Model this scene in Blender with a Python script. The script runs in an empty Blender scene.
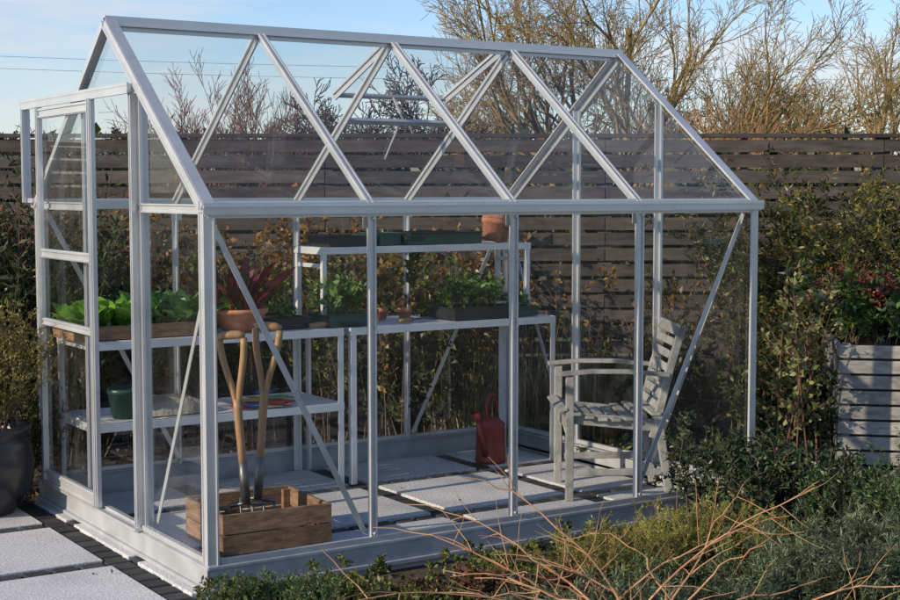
import bpy, math, random
import numpy as np
from mathutils import Vector, Matrix
L=2.57; W=1.868; ZE=1.35; ZR=2.066; ZP=0.098
CAM=(-2.01924,-4.63641,1.39965); YAW=0.57527; PIT=-0.0748; ROLL=-0.00085; FPX=1451.22
sc=bpy.context.scene
FW=np.array([math.sin(YAW),math.cos(YAW)]); RT=np.array([math.cos(YAW),-math.sin(YAW)])
def C(r,d,h=0.0):
    "metres to the right of / ahead of the viewpoint -> world"
    p=np.array(CAM[:2])+RT*r+FW*d
    return np.array([p[0],p[1],h])
def R(px,d): return (px-450)/FPX*d
# ------------------------------------------------------------------ materials
def newmat(name):
    m=bpy.data.materials.new(name); m.use_nodes=True
    nt=m.node_tree; nt.nodes.clear()
    o=nt.nodes.new('ShaderNodeOutputMaterial')
    return m,nt,o
def ramp(nt,cols,pos=None):
    r=nt.nodes.new('ShaderNodeValToRGB'); e=r.color_ramp.elements
    n=len(cols)
    while len(e)<n: e.new(0.5)
    for i,c in enumerate(cols):
        e[i].position=(pos[i] if pos else i/(n-1)); e[i].color=(*c,1)
    return r
def pbr(name,cols,scale=8,rough=.7,metal=0.0,bump=.2,stretch=(1,1,1),island=0.0,detail=4,bdist=.01,spec=.5,pos=None,fine=0.0,fr=(.55,1.35)):
    m,nt,o=newmat(name); N=nt.nodes.new; Lk=nt.links.new
    tc=N('ShaderNodeTexCoord'); mp=N('ShaderNodeMapping'); mp.inputs['Scale'].default_value=stretch
    Lk(tc.outputs['Object'],mp.inputs[0])
    nz=N('ShaderNodeTexNoise'); nz.inputs['Scale'].default_value=scale; nz.inputs['Detail'].default_value=detail; nz.inputs['Roughness'].default_value=.65
    Lk(mp.outputs[0],nz.inputs['Vector'])
    if pos is None: pos=[.3+.4*i/(len(cols)-1) for i in range(len(cols))]
    rp=ramp(nt,cols,pos); Lk(nz.outputs[0],rp.inputs[0])
    col=rp.outputs[0]
    if island>0:
        g=N('ShaderNodeNewGeometry'); mr=N('ShaderNodeMapRange'); mr.inputs[3].default_value=1-island; mr.inputs[4].default_value=1+island*.6
        Lk(g.outputs['Random Per Island'],mr.inputs[0])
        mx=N('ShaderNodeVectorMath'); mx.operation='SCALE'; Lk(col,mx.inputs[0]); Lk(mr.outputs[0],mx.inputs['Scale']); col=mx.outputs[0]
    if fine>0:
        n2=N('ShaderNodeTexNoise'); n2.inputs['Scale'].default_value=fine; n2.inputs['Detail'].default_value=3
        Lk(tc.outputs['Object'],n2.inputs['Vector'])
        mr=N('ShaderNodeMapRange'); mr.inputs[1].default_value=.35; mr.inputs[2].default_value=.65; mr.inputs[3].default_value=fr[0]; mr.inputs[4].default_value=fr[1]
        Lk(n2.outputs[0],mr.inputs[0])
        mx=N('ShaderNodeVectorMath'); mx.operation='SCALE'; Lk(col,mx.inputs[0]); Lk(mr.outputs[0],mx.inputs['Scale']); col=mx.outputs[0]
    b=N('ShaderNodeBsdfPrincipled'); Lk(col,b.inputs['Base Color']); b.inputs['Metallic'].default_value=metal
    b.inputs['Specular IOR Level'].default_value=spec
    mr=N('ShaderNodeMapRange'); mr.inputs[3].default_value=max(0,rough-.12); mr.inputs[4].default_value=min(1,rough+.12); Lk(nz.outputs[0],mr.inputs[0]); Lk(mr.outputs[0],b.inputs['Roughness'])
    if bump>0:
        bp=N('ShaderNodeBump'); bp.inputs['Strength'].default_value=bump; bp.inputs['Distance'].default_value=bdist
        Lk(nz.outputs[0],bp.inputs['Height']); Lk(bp.outputs[0],b.inputs['Normal'])
    Lk(b.outputs[0],o.inputs[0]); return m
def twigmat(name,cols):
    m,nt,o=newmat(name); N=nt.nodes.new; Lk=nt.links.new
    g=N('ShaderNodeNewGeometry'); rp=ramp(nt,cols); Lk(g.outputs['Random Per Island'],rp.inputs[0])
    b=N('ShaderNodeBsdfDiffuse'); Lk(rp.outputs[0],b.inputs[0]); Lk(b.outputs[0],o.inputs[0]); return m
def leafmat(name,cols,tr=.3,rough=.55,clump=3.0,lo=.6,hi=1.25,gloss=.04):
    m,nt,o=newmat(name); N=nt.nodes.new; Lk=nt.links.new
    g=N('ShaderNodeNewGeometry'); rp=ramp(nt,cols); Lk(g.outputs['Random Per Island'],rp.inputs[0])
    tc=N('ShaderNodeTexCoord'); nz=N('ShaderNodeTexNoise'); nz.inputs['Scale'].default_value=clump; nz.inputs['Detail'].default_value=1
    Lk(tc.outputs['Object'],nz.inputs['Vector'])
    mr=N('ShaderNodeMapRange'); mr.inputs[1].default_value=.35; mr.inputs[2].default_value=.65; mr.inputs[3].default_value=lo; mr.inputs[4].default_value=hi
    Lk(nz.outputs[0],mr.inputs[0])
    mx=N('ShaderNodeVectorMath'); mx.operation='SCALE'; Lk(rp.outputs[0],mx.inputs[0]); Lk(mr.outputs[0],mx.inputs['Scale'])
    b=N('ShaderNodeBsdfDiffuse'); Lk(mx.outputs[0],b.inputs[0])
    t=N('ShaderNodeBsdfTranslucent'); Lk(mx.outputs[0],t.inputs[0])
    ms=N('ShaderNodeMixShader'); ms.inputs[0].default_value=tr; Lk(b.outputs[0],ms.inputs[1]); Lk(t.outputs[0],ms.inputs[2])
    gl=N('ShaderNodeBsdfGlossy'); gl.inputs['Roughness'].default_value=rough-.1; m2=N('ShaderNodeMixShader'); m2.inputs[0].default_value=gloss; Lk(ms.outputs[0],m2.inputs[1]); Lk(gl.outputs[0],m2.inputs[2]); Lk(m2.outputs[0],o.inputs[0])
    return m
def glassmat(name):
    m,nt,o=newmat(name); N=nt.nodes.new; Lk=nt.links.new
    t=N('ShaderNodeBsdfTransparent'); t.inputs[0].default_value=(.98,.99,.985,1)
    gl=N('ShaderNodeBsdfGlossy'); gl.inputs['Roughness'].default_value=.005
    # Schlick reflectance from both sides of a thin pane
    lw=N('ShaderNodeLayerWeight'); lw.inputs[0].default_value=.5
    pw=N('ShaderNodeMath'); pw.operation='POWER'; pw.inputs[1].default_value=4.8; Lk(lw.outputs['Facing'],pw.inputs[0])
    mul=N('ShaderNodeMath'); mul.operation='MULTIPLY_ADD'; mul.inputs[1].default_value=.85; mul.inputs[2].default_value=.065; Lk(pw.outputs[0],mul.inputs[0])
    tc=N('ShaderNodeTexCoord')
    m1=N('ShaderNodeMixShader'); Lk(mul.outputs[0],m1.inputs[0]); Lk(t.outputs[0],m1.inputs[1]); Lk(gl.outputs[0],m1.inputs[2])
    mp=N('ShaderNodeMapping'); mp.inputs['Scale'].default_value=(3,3,1.2); mp.inputs['Rotation'].default_value=(.3,.5,0); Lk(tc.outputs['Object'],mp.inputs[0])
    nz=N('ShaderNodeTexNoise'); nz.inputs['Scale'].default_value=1.7; nz.inputs['Detail'].default_value=4; nz.inputs['Roughness'].default_value=.65; Lk(mp.outputs[0],nz.inputs['Vector'])
    mr=N('ShaderNodeMapRange'); mr.inputs[1].default_value=.5; mr.inputs[2].default_value=.8; mr.inputs[3].default_value=.001; mr.inputs[4].default_value=.045; Lk(nz.outputs[0],mr.inputs[0])
    df=N('ShaderNodeBsdfDiffuse'); df.inputs[0].default_value=(.6,.62,.62,1)
    m2=N('ShaderNodeMixShader'); Lk(mr.outputs[0],m2.inputs[0]); Lk(m1.outputs[0],m2.inputs[1]); Lk(df.outputs[0],m2.inputs[2])
    Lk(m2.outputs[0],o.inputs[0]); return m
ALU=pbr('aluminium',[(.54,.55,.565),(.66,.67,.685)],scale=5,rough=.30,metal=.45,bump=.02,stretch=(1,1,1))
ALUW=pbr('pale_aluminium',[(.66,.67,.68),(.78,.79,.80)],scale=9,rough=.5,metal=.3,bump=.03)
PLINTH=pbr('plinth_metal',[(.38,.40,.42),(.46,.48,.50)],scale=1.5,rough=.5,metal=.2,bump=.03,fine=9,fr=(.86,1.1))
GLASS=glassmat('window_glass')
WOODG=pbr('weathered_grey_wood',[(.19,.175,.155),(.31,.295,.27),(.40,.385,.355)],scale=14,rough=.85,bump=.4,stretch=(1,1,3),island=.25)
WOODF=pbr('fence_wood',[(.034,.027,.026),(.066,.054,.050),(.10,.085,.078)],scale=5,rough=.85,bump=.3,stretch=(1,1,6),island=.35)
WOODB=pbr('crate_wood',[(.11,.06,.032),(.22,.125,.07),(.31,.195,.11)],scale=12,rough=.8,bump=.4,stretch=(1,1,4),island=.3)
ASH=pbr('ash_wood',[(.28,.155,.07),(.40,.24,.12)],scale=8,rough=.45,bump=.1,stretch=(6,6,1))
CHAIRW=pbr('silvered_wood',[(.18,.18,.17),(.29,.285,.27),(.38,.37,.355)],scale=16,rough=.8,bump=.3,island=.25)
TERRA=pbr('terracotta',[(.34,.12,.06),(.50,.20,.11),(.55,.30,.20)],scale=14,rough=.85,bump=.15)
GREENP=pbr('green_plastic',[(.02,.06,.045),(.03,.09,.07)],scale=6,rough=.35,bump=.02)
BLACKP=pbr('black_plastic',[(.015,.017,.018),(.03,.033,.035)],scale=8,rough=.4,bump=.02)
REDP=pbr('red_enamel',[(.17,.013,.018),(.25,.024,.028)],scale=7,rough=.45,bump=.03)
STEEL=pbr('forged_steel',[(.10,.10,.10),(.2,.2,.2)],scale=10,rough=.45,metal=.8,bump=.1)
SOIL=pbr('potting_soil',[(.012,.009,.006),(.04,.028,.02)],scale=60,rough=.95,bump=.8)
POT=pbr('glazed_dark_pot',[(.012,.013,.017),(.03,.03,.035)],scale=5,rough=.3,bump=.05)
SLAB=pbr('granite_slab',[(.46,.46,.475),(.58,.58,.59),(.64,.64,.645)],scale=3,rough=.85,bump=.1,island=.1,fine=120,fr=(.6,1.2))
SETT=pbr('dark_sett',[(.022,.022,.024),(.05,.05,.055)],scale=30,rough=.8,bump=.5,island=.5)
BARK=pbr('bark',[(.09,.065,.045),(.17,.13,.09)],scale=10,rough=.9,bump=.3)
# ------------------------------------------------------------------ mesh helpers
def link(o,parent=None):
    sc.collection.objects.link(o)
    if parent: o.parent=parent
    return o
def empty(name,loc=(0,0,0)):
    e=bpy.data.objects.new(name,None); e.empty_display_size=.1; sc.collection.objects.link(e); return e
def mesh_np(name,parts,parent=None,smooth=False):
    "parts: (V(n,3),F(m,k),mat)"
    Vs=[];li=[];ls=[];lt=[];mi=[];mats=[];vo=0;lo=0
    for V,F,mat in parts:
        V=np.asarray(V,dtype=np.float32).reshape(-1,3);F=np.asarray(F,dtype=np.int32)
        if len(F)==0: continue
        if mat not in mats: mats.append(mat)
        k=F.shape[1]; Vs.append(V); li.append((F+vo).ravel()); ls.append(lo+np.arange(len(F))*k); lt.append(np.full(len(F),k)); mi.append(np.full(len(F),mats.index(mat)))
        vo+=len(V); lo+=F.size
    V=np.concatenate(Vs);li=np.concatenate(li);ls=np.concatenate(ls);lt=np.concatenate(lt);mi=np.concatenate(mi)
    me=bpy.data.meshes.new(name); me.vertices.add(len(V)); me.vertices.foreach_set('co',V.ravel())
    me.loops.add(len(li)); me.loops.foreach_set('vertex_index',li.astype(np.int32))
    me.polygons.add(len(ls)); me.polygons.foreach_set('loop_start',ls.astype(np.int32)); me.polygons.foreach_set('loop_total',lt.astype(np.int32))
    me.polygons.foreach_set('material_index',mi.astype(np.int32))
    if smooth: me.polygons.foreach_set('use_smooth',np.ones(len(ls),dtype=bool))
    for m in mats: me.materials.append(m)
    me.update(calc_edges=True); me.validate()
    return link(bpy.data.objects.new(name,me),parent)
class B:
    def __init__(s): s.v=[];s.f=[];s.mi=[];s.sm=[];s.mats=[];s.cur=0
    def mat(s,m):
        if m not in s.mats: s.mats.append(m)
        s.cur=s.mats.index(m); return s
    def add(s,V,F,smooth=False):
        o=len(s.v); s.v+= [tuple(map(float,p)) for p in V]
        for f in F: s.f.append([i+o for i in f]); s.mi.append(s.cur); s.sm.append(smooth)
        return s
    def box(s,c,d,rot=None):
        V=[Vector((x*d[0]/2,y*d[1]/2,z*d[2]/2)) for x in(-1,1) for y in(-1,1) for z in(-1,1)]
        if rot is not None: V=[rot@p for p in V]
        V=[p+Vector(c) for p in V]
        return s.add(V,[(0,1,3,2),(4,6,7,5),(0,4,5,1),(2,3,7,6),(0,2,6,4),(1,5,7,3)])
    def extr(s,prof,p0,p1,out):
        p0=Vector(p0);p1=Vector(p1);d=(p1-p0).normalized();o=Vector(out);o=(o-d*o.dot(d)).normalized();a=d.cross(o)
        n=len(prof);V=[p0+a*x+o*y for x,y in prof]+[p1+a*x+o*y for x,y in prof]
        F=[(i,(i+1)%n,n+(i+1)%n,n+i) for i in range(n)]+[tuple(range(n))[::-1],tuple(range(n,2*n))]
        return s.add(V,F)
    def beam(s,p0,p1,w,h,out=(0,0,1)):
        return s.extr([(-w/2,-h/2),(w/2,-h/2),(w/2,h/2),(-w/2,h/2)],p0,p1,out)
    def lathe(s,prof,c,n=28,smooth=True,M=None):
        V=[];m=len(prof)
        for i in range(n):
            a=2*math.pi*i/n
            for r,z in prof:
                p=Vector((r*math.cos(a),r*math.sin(a),z))
                if M is not None: p=M@p
                V.append(p+Vector(c))
        F=[(i*m+j,((i+1)%n)*m+j,((i+1)%n)*m+j+1,i*m+j+1) for i in range(n) for j in range(m-1)]
        return s.add(V,F,smooth)
    def tube(s,path,r,k=8,smooth=True):
        P=[Vector(p) for p in path];n=len(P); rr=r if isinstance(r,(list,tuple)) else [r]*n
        V=[];ref=None
        for i in range(n):
            d=(P[min(i+1,n-1)]-P[max(i-1,0)]).normalized()
            if ref is None: ref=d.orthogonal().normalized()
            ref=(ref-d*ref.dot(d)).normalized(); b=d.cross(ref)
            for j in range(k):
                a=2*math.pi*j/k; V.append(P[i]+(ref*math.cos(a)+b*math.sin(a))*rr[i])
        F=[(i*k+j,i*k+(j+1)%k,(i+1)*k+(j+1)%k,(i+1)*k+j) for i in range(n-1) for j in range(k)]
        F+=[tuple(range(k))[::-1],tuple((n-1)*k+j for j in range(k))]
        return s.add(V,F,smooth)
    def make(s,name,parent=None,bevel=0):
        me=bpy.data.meshes.new(name); me.from_pydata(s.v,[],s.f)
        for m in s.mats: me.materials.append(m)
        me.polygons.foreach_set('material_index',s.mi); me.polygons.foreach_set('use_smooth',s.sm)
        me.update()
        import bmesh
        bm=bmesh.new(); bm.from_mesh(me); bmesh.ops.recalc_face_normals(bm,faces=bm.faces); bm.to_mesh(me); bm.free()
        o=link(bpy.data.objects.new(name,me),parent)
        if bevel: 
            md=o.modifiers.new('bevel','BEVEL'); md.width=bevel; md.segments=2; md.limit_method='ANGLE'
        return o
def nrm(a): return a/np.maximum(np.linalg.norm(a,axis=-1,keepdims=True),1e-9)
def segs(p0,p1,r0,r1,k=3):
    p0=np.asarray(p0,float);p1=np.asarray(p1,float);n=len(p0)
    r0=np.broadcast_to(r0,(n,));r1=np.broadcast_to(r1,(n,))
    d=nrm(p1-p0);ref=np.where(np.abs(d[:,2:3])>.9,[[1.,0,0]],[[0,0,1.]]);a=nrm(np.cross(d,ref));b=np.cross(d,a)
    th=np.arange(k)*2*np.pi/k
    off=a[:,None,:]*np.cos(th)[None,:,None]+b[:,None,:]*np.sin(th)[None,:,None]
    V=np.stack([p0[:,None,:]+off*r0[:,None,None],p1[:,None,:]+off*r1[:,None,None]],1).reshape(-1,3)
    base=(np.arange(n)*2*k)[:,None];j=np.arange(k);j2=(j+1)%k
    F=np.stack([base+j,base+j2,base+k+j2,base+k+j],-1).reshape(-1,4)
    return V,F
def leaves(rng,c,u,l,w,fold=.25,droop=.15):
    n=len(c);u=nrm(u);rv=rng.normal(size=(n,3));s=nrm(np.cross(u,rv));nn=np.cross(s,u)
    l=np.broadcast_to(l,(n,))[:,None];w=np.broadcast_to(w,(n,))[:,None]
    V=np.stack([c,c+u*l*.45+s*w*.5+nn*w*fold,c+u*l-nn*l*droop,c+u*l*.45-s*w*.5+nn*w*fold],1).reshape(-1,3)
    return V,np.arange(4*n).reshape(n,4)
def rdir(rng,n): return nrm(rng.normal(size=(n,3)))
def strips(rng,base,d,Ln,w,n=5,droop=.6,prof=None,roll=None):
    "curved blades"
    m=len(base);d=nrm(d);Ln=np.broadcast_to(Ln,(m,));w=np.broadcast_to(w,(m,));droop=np.broadcast_to(droop,(m,))
    t=np.linspace(0,1,n+1);pr=np.interp(t,np.linspace(0,1,len(prof)),prof) if prof is not None else 1-t*.95
    s=np.cross(d,[0,0,1.]);bad=np.linalg.norm(s,axis=1)<1e-3;s[bad]=[1,0,0];s=nrm(s)
    if roll: 
        rr=rng.normal(size=(m,3))*roll; s=nrm(s+rr); s=nrm(s-d*np.sum(s*d,1,keepdims=True))
    P=base[:,None,:]+d[:,None,:]*(t[None,:,None]*Ln[:,None,None]); P[:,:,2]-= (t[None,:]**2)*(droop*Ln)[:,None]
    hor=d.copy();hor[:,2]=0
    P+= hor[:,None,:]*(t[None,:,None]**2)*(droop*Ln*.4)[:,None,None]
    V=np.stack([P-s[:,None,:]*(w[:,None]*pr[None,:])[:,:,None]*.5,P+s[:,None,:]*(w[:,None]*pr[None,:])[:,:,None]*.5],2).reshape(-1,3)
    b=(np.arange(m)*(n+1)*2)[:,None];i=np.arange(n)*2
    F=np.stack([b+i,b+i+1,b+i+3,b+i+2],-1).reshape(-1,4)
    return V,F
def shrub(name,seed,bases,H,tilt,nst,ntw,nlf,ll,lw,lm,sm=None,tw=.35,bend=.15,tmin=.2,sr=.004,twigmesh=True,spreadr=.08,up=.3,minz=None,make=True,hvar=.35,nleafspread=.9):
    rng=np.random.default_rng(seed); bases=np.atleast_2d(bases)
    Bn=len(bases); S=Bn*nst
    b=np.repeat(bases,nst,0)+np.c_[rng.normal(size=(S,2))*spreadr,np.zeros(S)]
    az=rng.uniform(0,2*np.pi,S);tl=np.abs(rng.normal(size=S))*tilt
    d=np.c_[np.sin(tl)*np.cos(az),np.sin(tl)*np.sin(az),np.cos(tl)]
    Ln=H*rng.uniform(1-hvar,1.05,S)*np.repeat(rng.uniform(.85,1.08,Bn),nst)
    bv=rng.normal(size=(S,3))*bend; bv[:,2]=np.abs(bv[:,2])*.3
    f=lambda idx,t: b[idx]+Ln[idx][:,None]*(d[idx]*t[:,None]+bv[idx]*(t**2)[:,None])
    parts=[]
    if sm:
        K=5;ii=np.repeat(np.arange(S),K);t0=np.tile(np.arange(K)/K,S);t1=t0+1/K
        parts.append((*segs(f(ii,t0),f(ii,t1),sr*(1.15-t0),sr*(1.15-t1),4),sm))
    T=S*ntw; ti=np.repeat(np.arange(S),ntw); tt=rng.uniform(tmin,1,T)**.8
    o=f(ti,tt); td=nrm(rdir(rng,T)*nleafspread+d[ti]*.7+np.array([0,0,up])); tl=H*tw*(1.1-.6*tt)*rng.uniform(.5,1.2,T)
    if sm and twigmesh: parts.append((*segs(o,o+td*tl[:,None],sr*.45,sr*.2,3),sm))
    n=T*nlf; li=np.repeat(np.arange(T),nlf); lt=rng.uniform(.05,1,n)
    c=o[li]+td[li]*(tl[li]*lt)[:,None]; u=nrm(td[li]*.7+rdir(rng,n)*.9)
    sz=rng.uniform(.6,1.25,n)
    if minz is not None:
        k=c[:,2]>minz; c=c[k];u=u[k];sz=sz[k]
    if n: parts.append((*leaves(rng,c,u,ll*sz,lw*sz),lm))
    if not make: return parts
    return mesh_np(name,parts)
def bare_tree(name,base,H,seed,mat,r0=.08,trunks=1,nch=(6,5,5,4),ang=(.45,.8),ratio=.62,wob=.12,upb=.06,minr=.004,lean=.15,tstart=.25,make=True,crownw=1.0):
    rd=random.Random(seed);P0=[];P1=[];R0=[];R1=[]
    def br(p,d,Ln,r,lv):
        n=4 if lv<2 else 3; pts=[p];ds=[d]
        for i in range(n):
            dx=d[0]+rd.gauss(0,wob);dy=d[1]+rd.gauss(0,wob);dz=d[2]+rd.gauss(0,wob)+upb
            q=math.sqrt(dx*dx+dy*dy+dz*dz);d=(dx/q,dy/q,dz/q)
            e=(p[0]+d[0]*Ln/n,p[1]+d[1]*Ln/n,p[2]+d[2]*Ln/n)
            P0.append(p);P1.append(e);R0.append(max(minr,r*(1-.7*i/n)));R1.append(max(minr*.8,r*(1-.7*(i+1)/n)))
            p=e;pts.append(p);ds.append(d)
        if lv<len(nch):
            for j in range(nch[lv]):
                t=tstart+(1-tstart)*(j+rd.random())/nch[lv] if lv==0 else .15+.85*(j+rd.random())/nch[lv]
                x=min(t*n,n-.001);k=int(x);fr=x-k
                q=tuple(pts[k][a]*(1-fr)+pts[k+1][a]*fr for a in range(3)); dd=Vector(ds[k+1])
                o=dd.orthogonal(); o.rotate(Matrix.Rotation(rd.uniform(0,6.283),3,dd))
                an=rd.uniform(*ang); nd=dd*math.cos(an)+o*math.sin(an); nd.x*=crownw;nd.y*=crownw; nd.normalize()
                br(q,tuple(nd),Ln*ratio*(1.15-.45*t)*rd.uniform(.75,1.15),r*(1-.6*t)*.55,lv+1)
    for k in range(trunks):
        a=rd.uniform(0,6.283) if trunks>1 else 0; le=lean*(rd.uniform(.5,1.3) if trunks>1 else rd.uniform(0,.4))
        a=2*math.pi*k/trunks+rd.uniform(-.4,.4)
        br(tuple(base),(math.sin(le)*math.cos(a),math.sin(le)*math.sin(a),math.cos(le)),H*.62*rd.uniform(.85,1.1),r0,0)
    V,F=segs(np.array(P0),np.array(P1),np.array(R0),np.array(R1),3)
    if not make: return V,F
    return mesh_np(name,[(V,F,mat)])
def ray(px,py,h=0.0):
    "where the sight line of a photo point meets a horizontal plane (used only to survey positions)"
    F=np.array([math.sin(YAW)*math.cos(PIT),math.cos(YAW)*math.cos(PIT),math.sin(PIT)]);Rv=np.array([math.cos(YAW),-math.sin(YAW),0]);U=np.cross(Rv,F)
    d=F+Rv*(px-450)/FPX+U*(300-py)/FPX; t=(h-CAM[2])/d[2]
    return np.array(CAM)+d*t
# ------------------------------------------------------------------ camera, sun, sky
cd=bpy.data.cameras.new('camera'); co=bpy.data.objects.new('camera',cd); sc.collection.objects.link(co); sc.camera=co
cd.sensor_width=36; cd.lens=FPX/900*36; cd.clip_end=3000; cd.clip_start=.05
F3=Vector((math.sin(YAW)*math.cos(PIT),math.cos(YAW)*math.cos(PIT),math.sin(PIT))); R3=Vector((math.cos(YAW),-math.sin(YAW),0)); U3=R3.cross(F3)
R4=R3*math.cos(ROLL)+U3*math.sin(ROLL);U4=-R3*math.sin(ROLL)+U3*math.cos(ROLL)
M=Matrix((R4,U4,-F3)).transposed().to_4x4(); M.translation=Vector(CAM); co.matrix_world=M
EL=math.radians(23); sh=RT*(-.82)+FW*(-.57); sh/=np.linalg.norm(sh)
S=Vector((sh[0]*math.cos(EL),sh[1]*math.cos(EL),math.sin(EL)))
sl=bpy.data.lights.new('sun','SUN'); sl.energy=5.0; sl.angle=math.radians(.5); sl.color=(1,.85,.64)
so=bpy.data.objects.new('sun',sl); sc.collection.objects.link(so); so.rotation_euler=S.to_track_quat('Z','Y').to_euler(); so.location=S*50
w=bpy.data.worlds.new('World'); sc.world=w; w.use_nodes=True; nt=w.node_tree; nt.nodes.clear(); N=nt.nodes.new; Lk=nt.links.new
sky=N('ShaderNodeTexSky'); sky.sky_type='NISHITA'; sky.sun_disc=False; sky.sun_elevation=EL; sky.sun_rotation=math.atan2(S.x,S.y); sky.air_density=1.0; sky.dust_density=.3; sky.ozone_density=2.5
hs=N('ShaderNodeVectorMath'); hs.operation='MULTIPLY'; hs.inputs[1].default_value=(1.12,1.22,1.42); Lk(sky.outputs[0],hs.inputs[0])
tc=N('ShaderNodeTexCoord'); mp=N('ShaderNodeMapping'); mp.inputs['Scale'].default_value=(1,1,6); mp.inputs['Rotation'].default_value=(0.1,0.05,.4); Lk(tc.outputs['Generated'],mp.inputs[0])
nz=N('ShaderNodeTexNoise'); nz.inputs['Scale'].default_value=3.6; nz.inputs['Detail'].default_value=6; nz.inputs['Roughness'].default_value=.58; Lk(mp.outputs[0],nz.inputs['Vector'])
mr=N('ShaderNodeMapRange'); mr.inputs[1].default_value=.42; mr.inputs[2].default_value=.68; mr.inputs[3].default_value=.05; mr.inputs[4].default_value=.85; Lk(nz.outputs[0],mr.inputs[0])
# clouds lie in a band low in the sky; overhead it is clear blue
sx=N('ShaderNodeSeparateXYZ'); Lk(tc.outputs['Generated'],sx.inputs[0])
er=N('ShaderNodeMapRange'); er.inputs[1].default_value=.18; er.inputs[2].default_value=.5; er.inputs[3].default_value=1.0; er.inputs[4].default_value=.05; Lk(sx.outputs[2],er.inputs[0])
cm=N('ShaderNodeMath'); cm.operation='MULTIPLY'; Lk(mr.outputs[0],cm.inputs[0]); Lk(er.outputs[0],cm.inputs[1])
mx=N('ShaderNodeMix'); mx.data_type='RGBA'; Lk(cm.outputs[0],mx.inputs[0]); Lk(hs.outputs[0],mx.inputs[6]); mx.inputs[7].default_value=(6.6,6.7,6.9,1)
bg=N('ShaderNodeBackground'); bg.inputs[1].default_value=.12; Lk(mx.outputs[2],bg.inputs[0]); wo=N('ShaderNodeOutputWorld'); Lk(bg.outputs[0],wo.inputs[0])
sc.view_settings.view_transform='Standard'; sc.view_settings.look='None'; sc.view_settings.exposure=0
# ------------------------------------------------------------------ ground
GR=pbr('ground_soil',[(.03,.022,.015),(.07,.052,.035),(.06,.06,.025)],scale=2.5,rough=.95,bump=.8,bdist=.03,fine=60)
FIELD=pbr('field_grass',[(.06,.08,.03),(.10,.10,.045),(.12,.10,.06)],scale=.2,rough=.95,bump=.2)
mesh_np('ground',[([(-1500,-1500,-.06),(1500,-1500,-.06),(1500,1500,-.06),(-1500,1500,-.06)],[(0,1,2,3)],FIELD)])
g0=[C(-9,-1,-.03),C(9,-1,-.03),C(9,11.5,-.03),C(-9,11.5,-.03)]
mesh_np('planting_bed_soil',[(g0,[(0,1,2,3)],GR)])
# paving: slabs with dark sett joints, on the greenhouse grid
b=B(); b.mat(SLAB); rd=random.Random(4)
xs=[-.12-.74*k for k in range(6,-1,-1)]+[.62,1.36,2.10,2.84]; ys=[-.9,-.14,.60,1.34,2.08,2.82]
for i in range(len(xs)-1):
    for j in range(len(ys)-1):
        if xs[i]>-.2 and (ys[j]<-.2 or ys[j]>1.9): continue
        if ys[j]>1.9 and xs[i]>-.9: continue
        x0,x1,y0,y1=xs[i]+.05,xs[i+1]-.05,ys[j]+.05,ys[j+1]-.05
        if xs[i]>-.2: x1=min(x1,L-.03); y0=max(y0,.03); y1=min(y1,W-.03)
        if x1-x0<.03 or y1-y0<.03: continue
        b.box(((x0+x1)/2,(y0+y1)/2,-.0125+rd.uniform(-.001,.001)),(x1-x0,y1-y0,.025))
b.make('paving_slabs',bevel=.004)
b=B(); b.mat(SETT)
def settrow(x0,y0,x1,y1):
    n=max(1,int(max(abs(x1-x0),abs(y1-y0))/.1)); 
    for k in range(n):
        t=(k+.5)/n; b.box((x0+(x1-x0)*t+rd.uniform(-.002,.002),y0+(y1-y0)*t+rd.uniform(-.002,.002),-.021+rd.uniform(-.002,.002)),(.088,.088,.03))
for x in xs:
    if x<-.2: settrow(x,-.9,x,2.8)
    elif x<0: settrow(x-.0,-.9,x,2.1)
    else: settrow(x,.05,x,W-.05)
for y in ys: 
    for i in range(len(xs)-1):
        if xs[i]>-.2 and (y<0 or y>W): continue
        settrow(xs[i]+.05,y,min(xs[i+1]-.05,L-.03),y)
b.make('stone_setts',bevel=.006)
# ------------------------------------------------------------------ greenhouse
gh=empty('greenhouse')
def T(w=.03): return [(-w/2,.013),(-w/2+.006,.013),(-w/2+.007,.005),(w/2-.007,.005),(w/2-.006,.013),(w/2,.013),(w/2,0),(.004,0),(.004,-.026),(-.004,-.026),(-.004,0),(-w/2,0)]
b=B(); b.mat(PLINTH)
b.box((L/2,-.012,ZP/2-.012),(L+.06,.006,ZP+.02)); b.box((L/2,-.019,.008),(L+.066,.02,.016)); b.box((L/2,.004,ZP-.002),(L+.05,.044,.004)); b.box((L/2,-.017,ZP-.009),(L+.058,.010,.012))
b.box((L/2,W+.012,ZP/2-.012),(L+.06,.006,ZP+.02)); b.box((L/2,W-.004,ZP-.0025),(L+.05,.044,.004)); 
for x,sx_ in ((0,-1),(L,1)):
    b.box((x+sx_*.022,W/2,ZP/2-.012),(.006,W+.03,ZP+.018)); b.box((x+sx_*.029,W/2,.008),(.02,W+.05,.0155)); b.box((x-sx_*.002,W/2,ZP-.004),(.044,W+.02,.004)); b.box((x+sx_*.027,W/2,ZP-.010),(.010,W+.04,.012))
b.make('base_plinth',gh,bevel=.0015)
b=B(); b.mat(ALU)
zb=ZP; slope=Vector((0,W/2,ZR-ZE)); sl_n=Vector((0,-(ZR-ZE),W/2)).normalized(); sl_n2=Vector((0,(ZR-ZE),W/2)).normalized()
for i in range(1,4):
    x=L*i/4
    b.extr(T(.028),(x,0,zb),(x,0,ZE-.02),(0,-1,0)); b.extr(T(.028),(x,W,zb),(x,W,ZE-.02),(0,1,0))
    b.extr(T(.028),(x,.005,ZE),(x,W/2-.02,ZR-.02),sl_n); b.extr(T(.028),(x,W-.005,ZE),(x,W/2+.02,ZR-.02),sl_n2)
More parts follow.
